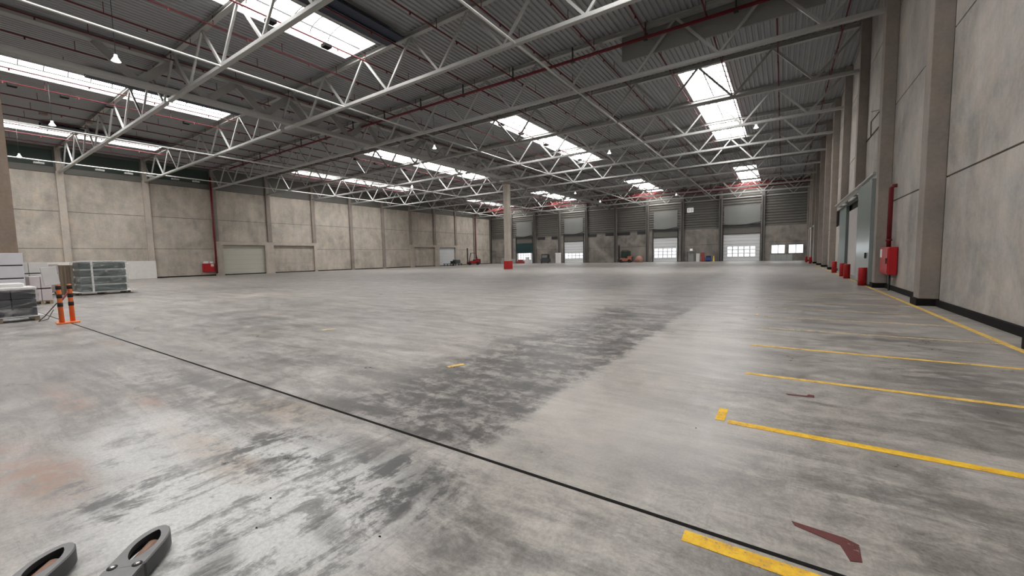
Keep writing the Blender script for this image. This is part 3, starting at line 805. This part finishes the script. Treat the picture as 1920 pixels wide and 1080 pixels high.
mark([(.07, 5.38), (.09, 5.34), (.26, 5.36), (.33, 5.38), (.33, 5.46), (.28, 5.47), (.26, 5.41)], 'paint_r', 'small dark red L-shaped smear between the second and third bay lines')
for j, (x, y) in enumerate(((-.62, 3.9), (-2.6, 1.05), (-2.85, 1.25), (-1.9, 1.4))):
    m = MB(); m.poly([(x+.011*math.cos(a)*random.uniform(.6, 1.2), y+.006*math.sin(a)*random.uniform(.6, 1.2)) for a in [k*math.pi/4 for k in range(8)]], .0006, .003)
    tag(m.build('debris', M['black']), 'tiny black scrap on the floor, %s' % ('beside the second bay line', 'on the bleached patch nearest the forks', 'on the bleached patch beyond the forks', 'right of the bleached patch')[j], 'debris')

# ================================================================== goods at left
def pallet_parts(t, sx, sy):
    m = MB()
    for q in range(5): m.box(-sx/2+q*(sx-.12)/4, -sx/2+q*(sx-.12)/4+.12, -sy/2, sy/2, .115, .14)
    for y in (-sy/2, -.05, sy/2-.1): m.box(-sx/2, sx/2, y, y+.1, 0, .022)
    for y in (-sy/2, -.05, sy/2-.1):
        for x in (-sx/2, -.06, sx/2-.12): m.box(x, x+.12, y, y+.1, .022, .115)
    m.build('pallet', M['wood'], t)
def wrap_shell(t, sx, sy, z0, z1, flare=.0, name='shrink_wrap'):
    m = MB(); N = 40; rows = 14; rings = []
    rnd = random.Random(int(sx*100+z1*37))
    for r in range(rows+1):
        z = z0+(z1-z0)*r/rows; ring = []
        fl = flare*max(0, 1-r/2.)
        for k in range(N):
            a = 2*math.pi*k/N; c, s_ = math.cos(a), math.sin(a)
            e = .16
            x = (abs(c)**e)*(1 if c >= 0 else -1)*(sx/2+fl); y = (abs(s_)**e)*(1 if s_ >= 0 else -1)*(sy/2+fl)
            j = rnd.uniform(0, .018)
            ring.append(m.bm.verts.new((x*(1+j), y*(1+j), z)))
        rings.append(ring)
    for r in range(rows):
        for k in range(N):
            f = m.bm.faces.new((rings[r][k], rings[r][(k+1)%N], rings[r+1][(k+1)%N], rings[r+1][k])); f.smooth = True
    m.bm.faces.new(rings[-1])
    return m.build(name, M['wrap'], t)
# near pallet, charcoal goods under a white top sheet
t = thing('wrapped_pallet', 'shrink-wrapped pallet of charcoal goods at the left edge, nearest the camera', 'pallet load', (-19.25, 1.35, 0))
pallet_parts(t, 1.2, 1.5)
for r in range(3):
    m = MB()
    for c in range(3): m.box(-.57, .57, -.72+c*.485, -.72+c*.485+.47, .15+r*.26, .15+r*.26+.245)
    m.build('goods_layer', M['stackd'], t, bevel=.015)
m = MB(); m.box(-.60, .60, -.75, .75, .93, 1.02); m.box(-.56, .3, -.7, .55, 1.02, 1.13); o = m.build('top_sheet', M['white'], t, bevel=.03); o['label'] = 'crumpled white top sheet'
wrap_shell(t, 1.26, 1.56, .06, 1.0, .08)
m = MB(); m.box(-.66, .68, -.80, .84, .142, .16); m.build('film_skirt', M['white'], t, bevel=.006)
# white and grey carton stacks
def carton_stack(x, y, sx, sy, layers, h, mat, lab, gap=True, slab=None):
    t = thing('carton_stack', lab, 'carton stack', (x, y, 0), group=None)
    pallet_parts(t, sx, sy); z = .15
    for r in range(layers):
        m = MB()
        for c in range(2): m.box(-sx/2, sx/2, -sy/2+c*sy/2+.008, -sy/2+(c+1)*sy/2-.008, z, z+h)
        m.build('carton', M[mat], t, bevel=.012); z += h
        if gap and r < layers-1:
            m = MB(); m.box(-sx/2+.03, sx/2-.03, -sy/2+.03, sy/2-.03, z, z+.05); m.build('slip_sheet', M['dark'], t); z += .05
    return t
carton_stack(-26.1, 1.75, 1.2, 1.7, 4, .47, 'greywhite', 'tall stack of grey-white cartons at the left edge behind the charcoal load')
carton_stack(-30.0, 4.55, .1, .1, 1, .1, 'white', 'x') if False else None
carton_stack(-32.2, 3.35, 1.3, 1.35, 3, .53, 'white', 'stack of bright white cartons behind the orange posts, beside the grey-white stack')
carton_stack(-35.6, 4.1, 1.2, 1.5, 3, .5, 'pinkwhite', 'pinkish white carton stack behind the white sign board')
carton_stack(-27.0, 3.1, 1.1, .62, 2, .5, 'pinkwhite', 'low stack of pinkish white cartons just left of the orange posts')
# slatted brown crate
t = thing('slatted_crate', 'tall brown slatted crate between the cartons and the big wrapped load', 'crate', (-34.0, 4.98, 0))
m = MB(); m.box(-.3, .3, -.24, .24, .0, 1.62); m.build('crate_body', M['crate'], t)
m = MB()
for q in range(4): m.box(.3, .325, -.24+q*.13, -.24+q*.13+.05, .0, 1.6)
m.build('slat', M['wood'], t); MB().box(-.33, .35, -.26, .26, 1.62, 1.68).build('lid', M['wood'], t)
# large wrapped load of dark green-grey sheets
t = thing('wrapped_pallet', 'large shrink-wrapped load of grey-green sheet goods right of the cartons', 'pallet load', (-32.6, 6.1, 0))
pallet_parts(t, 1.6, 2.1)
for r in range(4):
    m = MB(); m.box(-.72, .72, -.95, .95, .17+r*.425, .17+r*.425+.36); m.build('goods_layer', M['stackg'], t, bevel=.05)
    if r < 3: MB().box(-.68, .68, -.91, .91, .53+r*.425, .595+r*.425).build('spacer', M['crateg'], t)
MB().box(-.76, .76, -1.0, 1.0, 1.83, 1.88).build('top_sheet', M['white'], t, bevel=.02)
m = MB(); m.box(.72, .80, -.50, -.42, .15, 1.9); m.box(-.78, .78, -.50, -.42, 1.88, 1.9); m.build('strap', M['white'], t)
wrap_shell(t, 1.62, 2.12, .10, 1.86, .16)
m = MB(); m.box(-1.0, 1.0, -1.2, 1.35, .142, .165); m.build('film_skirt', M['white'], t, bevel=.008)

# orange posts and sign board
def ring_post(t, x, y):
    MB().lathe([(0, 0), (.055, 0), (.05, 1.02), (.045, 1.06), (0, 1.07)], (x, y, .03), 16).build('post', M['orange'], t)
    for z in (.98, .74, .50):
        m = MB(); m.lathe([(.056, 0), (.058, 0), (.058, .11), (.054, .11)], (x, y, z-.02), 16); m.build('black_band', M['rubber'], t)
t = thing('barrier_stand', 'orange double post stand with black bands at the end of the floor joint', 'barrier', (-16.85, 2.42, 0))
ring_post(t, 0.08, -.14); ring_post(t, -.12, .10)
m = MB(); m.poly([(-.28, -.22), (.22, -.26), (.26, -.06), (.2, .2), (-.24, .24), (-.3, .02)], 0, .035); m.build('base', M['orange'], t, bevel=.01)
m = MB(); m.tube([(.1, -.13, .62), (.05, -.05, .72), (0, .02, .84), (-.1, .08, .93)], .02, 8); m.build('link', M['red_dirty'], t)
m = MB(); c = Matrix.Rotation(math.radians(6), 4, 'X')
m.box(-.02, .02, -.15, .15, 0, .50)
bmesh.ops.transform(m.bm, matrix=Matrix.Translation((-16.72, 2.17, 1.10)) @ c, verts=m.bm.verts)
o = tag(m.build('sign_board', M['white'], bevel=.01), 'tilted blank white board fixed on the orange post stand', 'sign board')
pts = [(-16.6, 2.2, .6), (-16.9, 2.0, .25), (-17.6, 1.95, .05), (-18.2, 2.2, .04), (-18.35, 2.35, .3)]
m = MB(); m.tube(pts, .012, 6); tag(m.build('cable', M['dark']), 'thin dark cable drooping from the orange posts to the charcoal load', 'cable')

# ================================================================== pallet truck forks in the foreground
def fork_mesh(L=1.15, W=.168, H=.112):
    # fork pointing to +Y, tip at y=0
    def outline(w, tipw, n=10):
        pts = [(-w/2, -L)]
        pts += [(-w/2, -.15)]
        for k in range(n+1):
            a = math.pi-math.pi*k/n
            pts.append((w/2*.99*math.cos(a)*(1-.25*math.sin(a)), -.15+.15*math.sin(a)**.8 if math.sin(a) > 0 else -.15))
        pts += [(w/2, -.15), (w/2, -L)]
        return pts
    return outline(W, .06)
def build_fork(tip, ang, lab, parent):
    L, W, H = 1.15, .168, .105
    e = bpy.data.objects.new('fork', None)
    # --- top plate with almond opening: bridge outer outline to the opening outline
    N = 48
    def outer(u):      # angle-parametrised stadium-like tip region, centred at (0,-.16)
        cx, cy = 0, -.17
        c, s_ = math.cos(u), math.sin(u)
        if s_ >= 0: r = 1/math.sqrt((c/(W/2))**2+(s_/.17)**2*1.0)
        else:
            # rectangle going back to y=-.34
            r = min((W/2)/abs(c) if abs(c) > 1e-6 else 9, .17/abs(s_))
        return (cx+r*c, cy+r*s_)
    def hole(u, k=1.):
        c, s_ = math.cos(u), math.sin(u)
        a, b = .050*k, .122*k
        x = a*c*abs(c)**.6; y = b*s_
        return (x, -.165+y)
    bm = MB(); o1 = []; i1 = []; i0 = []; o0 = []; ch = []
    for k in range(N):
        u = 2*math.pi*k/N
        x, y = outer(u); hx, hy = hole(u)
        dx = .012
        o1.append(bm.bm.verts.new((x*(1-.06), -.17+(y+.17)*(1-.035), H))); ch.append(bm.bm.verts.new((x, y, H-.008)))
        o0.append(bm.bm.verts.new((x, y, .022))); i1.append(bm.bm.verts.new((hx, hy, H))); i0.append(bm.bm.verts.new((hx*1.02, hy, H-.03)))
    for k in range(N):
        j = (k+1) % N; u = (k+.5)*2*math.pi/N
        back = (outer(2*math.pi*k/N)[1] < -.339 and outer(2*math.pi*j/N)[1] < -.339)
        bm.bm.faces.new((i1[k], i1[j], o1[j], o1[k]))
        bm.bm.faces.new((o1[k], o1[j], ch[j], ch[k]))
        if not back:
            f = bm.bm.faces.new((ch[k], ch[j], o0[j], o0[k])); f.material_index = 1
        f = bm.bm.faces.new((i0[k], i0[j], i1[j], i1[k])); f.material_index = 1
    # rest of the blade: channel section
    y1, y0 = -.335, -L
    bm.box(-W/2*.94, W/2*.94, y0, y1, H-.008, H-.0005)
    bm.box(-W/2, -W/2+.010, y0, y1, .022, H-.006, 1); bm.box(W/2-.010, W/2, y0, y1, .022, H-.006, 1)
    fk = bm.build('fork', [M['fork'], M['fork_side']], parent)
    fk.location = (tip[0], tip[1], 0); fk.rotation_euler = (0, 0, ang)
    fk['label'] = lab
    # roller, axle and bolts belong to the fork
    m = MB(); m.tube([(.012, -.262, .058), (.012, -.252, .058), (.012, -.120, .058), (.012, -.110, .058)], [.030, .036, .036, .030], 20); m.build('load_roller', M['roller'], fk)
    m = MB(); m.box(-.05, .05, -.30, -.04, .022, .026); m.box(-.004, .03, -.30, -.04, .026, .03); m.build('roller_well', M['rubber'], fk)
    for sx in (-.052, .052):
        m = MB(); m.lathe([(0, .0), (.013, .0), (.013, .004), (.009, .008), (0, .009)], (sx, -.325, H), 12); m.build('bolt', M['bolt'], fk)
        m = MB(); m.lathe([(.013, 0), (.021, 0), (.021, .0012), (.013, .0012)], (sx, -.325, H), 14); m.build('bolt_recess', M['rubber'], fk)
    return fk
pt = thing('pallet_truck', 'grey pallet truck whose two rounded fork tips enter at the bottom left', 'pallet truck')
ax = Vector((-.74, .67)).normalized(); ang = math.atan2(-ax.x, ax.y)
tipA, tipB = (-3.19, .375), (-2.93, .705)
build_fork(tipA, ang, 'left fork with worn grey top and brown roller', pt)
build_fork(tipB, ang, 'right fork with worn grey top and brown roller', pt)

tail = Vector((-ax.x, -ax.y))*1.15
mid = (Vector(tipA)+Vector(tipB))/2+tail
MB().box(-.29, .29, -.16, .02, .05, .30).build('lift_frame', M['fork_side'], pt, loc=(mid.x, mid.y, 0)).rotation_euler = (0, 0, ang)
m = MB(); m.tube([(0, -.14, .3), (0, -.45, 1.15)], .022, 10); m.tube([(-.12, -.45, 1.15), (.12, -.45, 1.15)], .02, 10)
MB_h = m.build('steering_handle', M['fork_side'], pt, loc=(mid.x, mid.y, 0)); MB_h.rotation_euler = (0, 0, ang)
for q in (-.07, .03):
    m = MB(); m.tube([(q, -.10, .09), (q+.04, -.10, .09)], .09, 18); m.build('steering_wheel', M['rubber'], pt, loc=(mid.x, mid.y, 0)).rotation_euler = (0, 0, ang)

# ================================================================== far machines
def forklift(name, lab, loc, rz, body, mast_h, scale=1.):
    t = thing(name, lab, 'forklift', loc, rz)
    m = MB(); m.box(-.55, .55, -1.2, .5, .25, .75); m.box(-.5, .5, -1.35, -.7, .3, 1.1); m.build('body', M[body], t, bevel=.08)
    m = MB(); m.box(-.45, .45, -1.5, -1.2, .25, 1.05); m.build('counterweight', M['dark'], t, bevel=.08)
    m = MB()
    for x in (-.3, .22): m.box(x, x+.08, .62, .78, .1, mast_h)
    for z in (.5, 1.2, mast_h-.15): m.box(-.3, .3, .64, .74, z, z+.1)
    m.build('mast', M['dark'], t)
    m = MB(); m.box(-.35, -.22, .8, 1.9, .08, .13); m.box(.22, .35, .8, 1.9, .08, .13); m.box(-.4, .4, .78, .83, .08, .6); m.build('forks', M['dark'], t)
    m = MB()
    for x in (-.5, .5):
        m.bar((x, .45, .7), (x*.9, .15, 2.1), .06, .06); m.bar((x, -.95, 1.0), (x*.9, -.7, 2.1), .06, .06)
    m.box(-.48, .48, -.75, .2, 2.08, 2.14); m.build('overhead_guard', M['dark'], t)
    m = MB(); m.box(-.25, .25, -.7, -.2, .75, .95); m.box(-.25, .25, -.8, -.68, .9, 1.4); m.build('seat', M['rubber'], t, bevel=.04)
    for x in (-.58, .46):
        for y in (.35, -1.0):
            m = MB(); m.tube([(x, y, .28), (x+.12, y, .28)], .28, 16); m.build('wheel', M['rubber'], t)
    return t
forklift('forklift', 'red forklift with tall dark mast parked at the foot of the far left wall', (-57.6, 70.0, 0), math.radians(125), 'red', 3.0).scale = (1.3, 1.3, 1.25)
forklift('forklift', 'orange forklift with dark mast parked by the end wall between dock doors', (-26.2, 79.0, 0), math.radians(95), 'lorange', 3.0).scale = (1.1, 1.25, 1.15)
# its load: tarpaulin cover
m = MB(); m.lathe([(0, 0), (.75, 0), (.8, .5), (.6, 1.0), (.3, 1.25), (0, 1.3)], (0, 0, 0), 12)
tag(m.build('covered_bundle', M['bundle'], loc=(-23.9, 81.5, 0)), 'rounded salmon covered bundle right of the orange forklift', 'bundle')
m = MB(); m.box(-.9, .9, -.4, .4, 0, 2.3); m.box(-.7, .2, -.45, -.4, 1.2, 2.1)
tag(m.build('dark_cabinet', M['green_dk'], loc=(-26.6, 81.6, 0), bevel=.03), 'dark upright cabinet behind the orange forklift', 'cabinet')
# flat trolleys near the far left wall
for j, (x, y, mt) in enumerate(((-58.2, 63.2, 'green_dk'), (-58.4, 66.0, 'stackg'))):
    t = thing('platform_trolley', 'low dark platform trolley left of the red forklift, %s' % ('nearer the camera' if j == 0 else 'farther from the camera'), 'trolley', (x, y, 0), group='platform trolleys')
    MB().box(-.6, .6, -1.1, 1.1, .38, .5).build('platform', M[mt], t); m = MB()
    for a in (-.5, .4):
        for b in (-1., .85): m.box(a, a+.1, b, b+.12, .0, .38)
    m.build('leg', M['dark'], t)
    if j: MB().box(-.5, .5, -.9, .5, .5, 1.25).build('load', M['stackg'], t, bevel=.05)
    else: MB().box(-.55, .55, 1.0, 1.06, .5, 1.0).build('handle', M['dark'], t)
# dark sweeper by the end wall
t = thing('floor_sweeper', 'dark ride-on floor sweeper between the two left dock doors', 'sweeper', (-44.4, 80.0, 0), math.radians(10))
MB().box(-1.0, 1.0, -.7, .7, .2, 1.1).build('body', M['stackd'], t, bevel=.12)
MB().box(-.8, .8, -.6, .6, 1.1, 2.1).build('cab', M['dark'], t, bevel=.1)
MB().box(-.6, .6, -.62, -.6, 1.25, 1.85).build('windscreen', M['clad_r'], t)
for x in (-.8, .7): m = MB(); m.tube([(x, -.6, .25), (x+.12, -.6, .25)], .25, 14); m.build('wheel', M['rubber'], t)
m = MB(); m.box(-.55, .55, -.3, .3, 0, 2.1); m.box(-.6, .6, -.32, .32, 2.1, 2.3)
tag(m.build('upright_cabinet', M['white'], loc=(-41.9, 81.4, 0), bevel=.02), 'tall white cabinet right of the dark sweeper', 'cabinet')
m = MB(); m.box(-.6, .6, -.4, .4, 0, 1.1); tag(m.build('bin', M['clad_l'], loc=(-53.7, 80.5, 0), bevel=.03), 'small grey bin by the end wall left of the first dock door', 'bin')
for j, (x, mt, h, wd, lab) in enumerate(((-56.7, 'clad_l', 1.3, .9, 'pale box near the far left corner'), (-51.6, 'red_dirty', .9, 2.0, 'low dark red machine before the dark curtained dock door'), (-49.7, 'white', 1.5, 1.2, 'white stacked goods before the dark curtained dock door'))):
    m = MB(); m.box(-wd/2, wd/2, -.4, .4, 0, h*.6); m.box(-wd/3, wd/4, -.35, .35, h*.6, h)
    tag(m.build('stored_goods', M[mt], loc=(x, 80.9, 0), bevel=.04), lab, 'goods')
t = thing('workbench', 'grey framed bench with a small white lamp under the white sign', 'bench', (-14.2, 81.6, 0))
m = MB(); m.box(-.6, .6, -.3, .3, 1.95, 2.05); m.box(-.6, .6, .2, .3, 0, 2.0)
m.build('top', M['clad_l'], t)
for x in (-.58, .5): MB().box(x, x+.08, -.3, -.22, 0, 1.95).build('leg', M['dark'], t)
m = MB(); m.box(-.2, .2, -.15, .15, 2.05, 2.4); m.build('lamp', M['signw'], t)
m = MB(); m.box(-.3, .3, -.25, .25, 0, 1.5); tag(m.build('storage_box', M['white'], loc=(-13.0, 81.5, 0)), 'narrow white upright box right of the grey bench', 'box')
m = MB(); m.box(-.3, .3, -.3, .3, .0, .9); m.box(-.35, .2, -.25, .25, .9, 1.65); tag(m.build('red_machine', M['red_dirty'], loc=(-12.1, 81.2, 0), bevel=.05), 'dark red cleaning machine by the end wall', 'machine')
t = thing('floor_scrubber', 'blue floor scrubber right of the dark red machine', 'machine', (-11.2, 81.2, 0))
MB().box(-.45, .45, -.5, .5, .15, .75).build('body', M['blue'], t, bevel=.06); MB().box(-.4, .4, -.2, .4, .75, 1.05).build('tank', M['dark'], t, bevel=.04)
m = MB(); m.tube([(-.4, -.4, .15), (.4, -.4, .15)], .15, 12); m.build('wheel', M['rubber'], t)
m = MB(); m.lathe([(0, 0), (.22, 0), (.22, .04), (.14, .05), (.05, 1.0), (0, 1.02)], n=14); tag(m.build('safety_cone', M['yellow_obj'], loc=(-10.3, 80.9, 0)), 'yellow cone right of the blue floor scrubber', 'cone')
# pile of pale plastic crates under the windows
for r in range(3):
    for c in range(4):
        m = MB(); m.box(-.36, .36, -.4, .4, .0, .30); m.box(-.38, .38, -.42, .42, .30, .345)
        for q in range(4): m.box(-.3+q*.16, -.2+q*.16, -.41, -.4, .06, .24)
        o = m.build('plastic_crate', M['crateg'], loc=(-1.35+c*.78, 81.6, r*.35))
        tag(o, 'pale plastic crate piled under the windows, %s from the left, %s row' % (ORD[c], ['bottom', 'middle', 'top'][r]), 'crate', 'plastic crates under the windows')
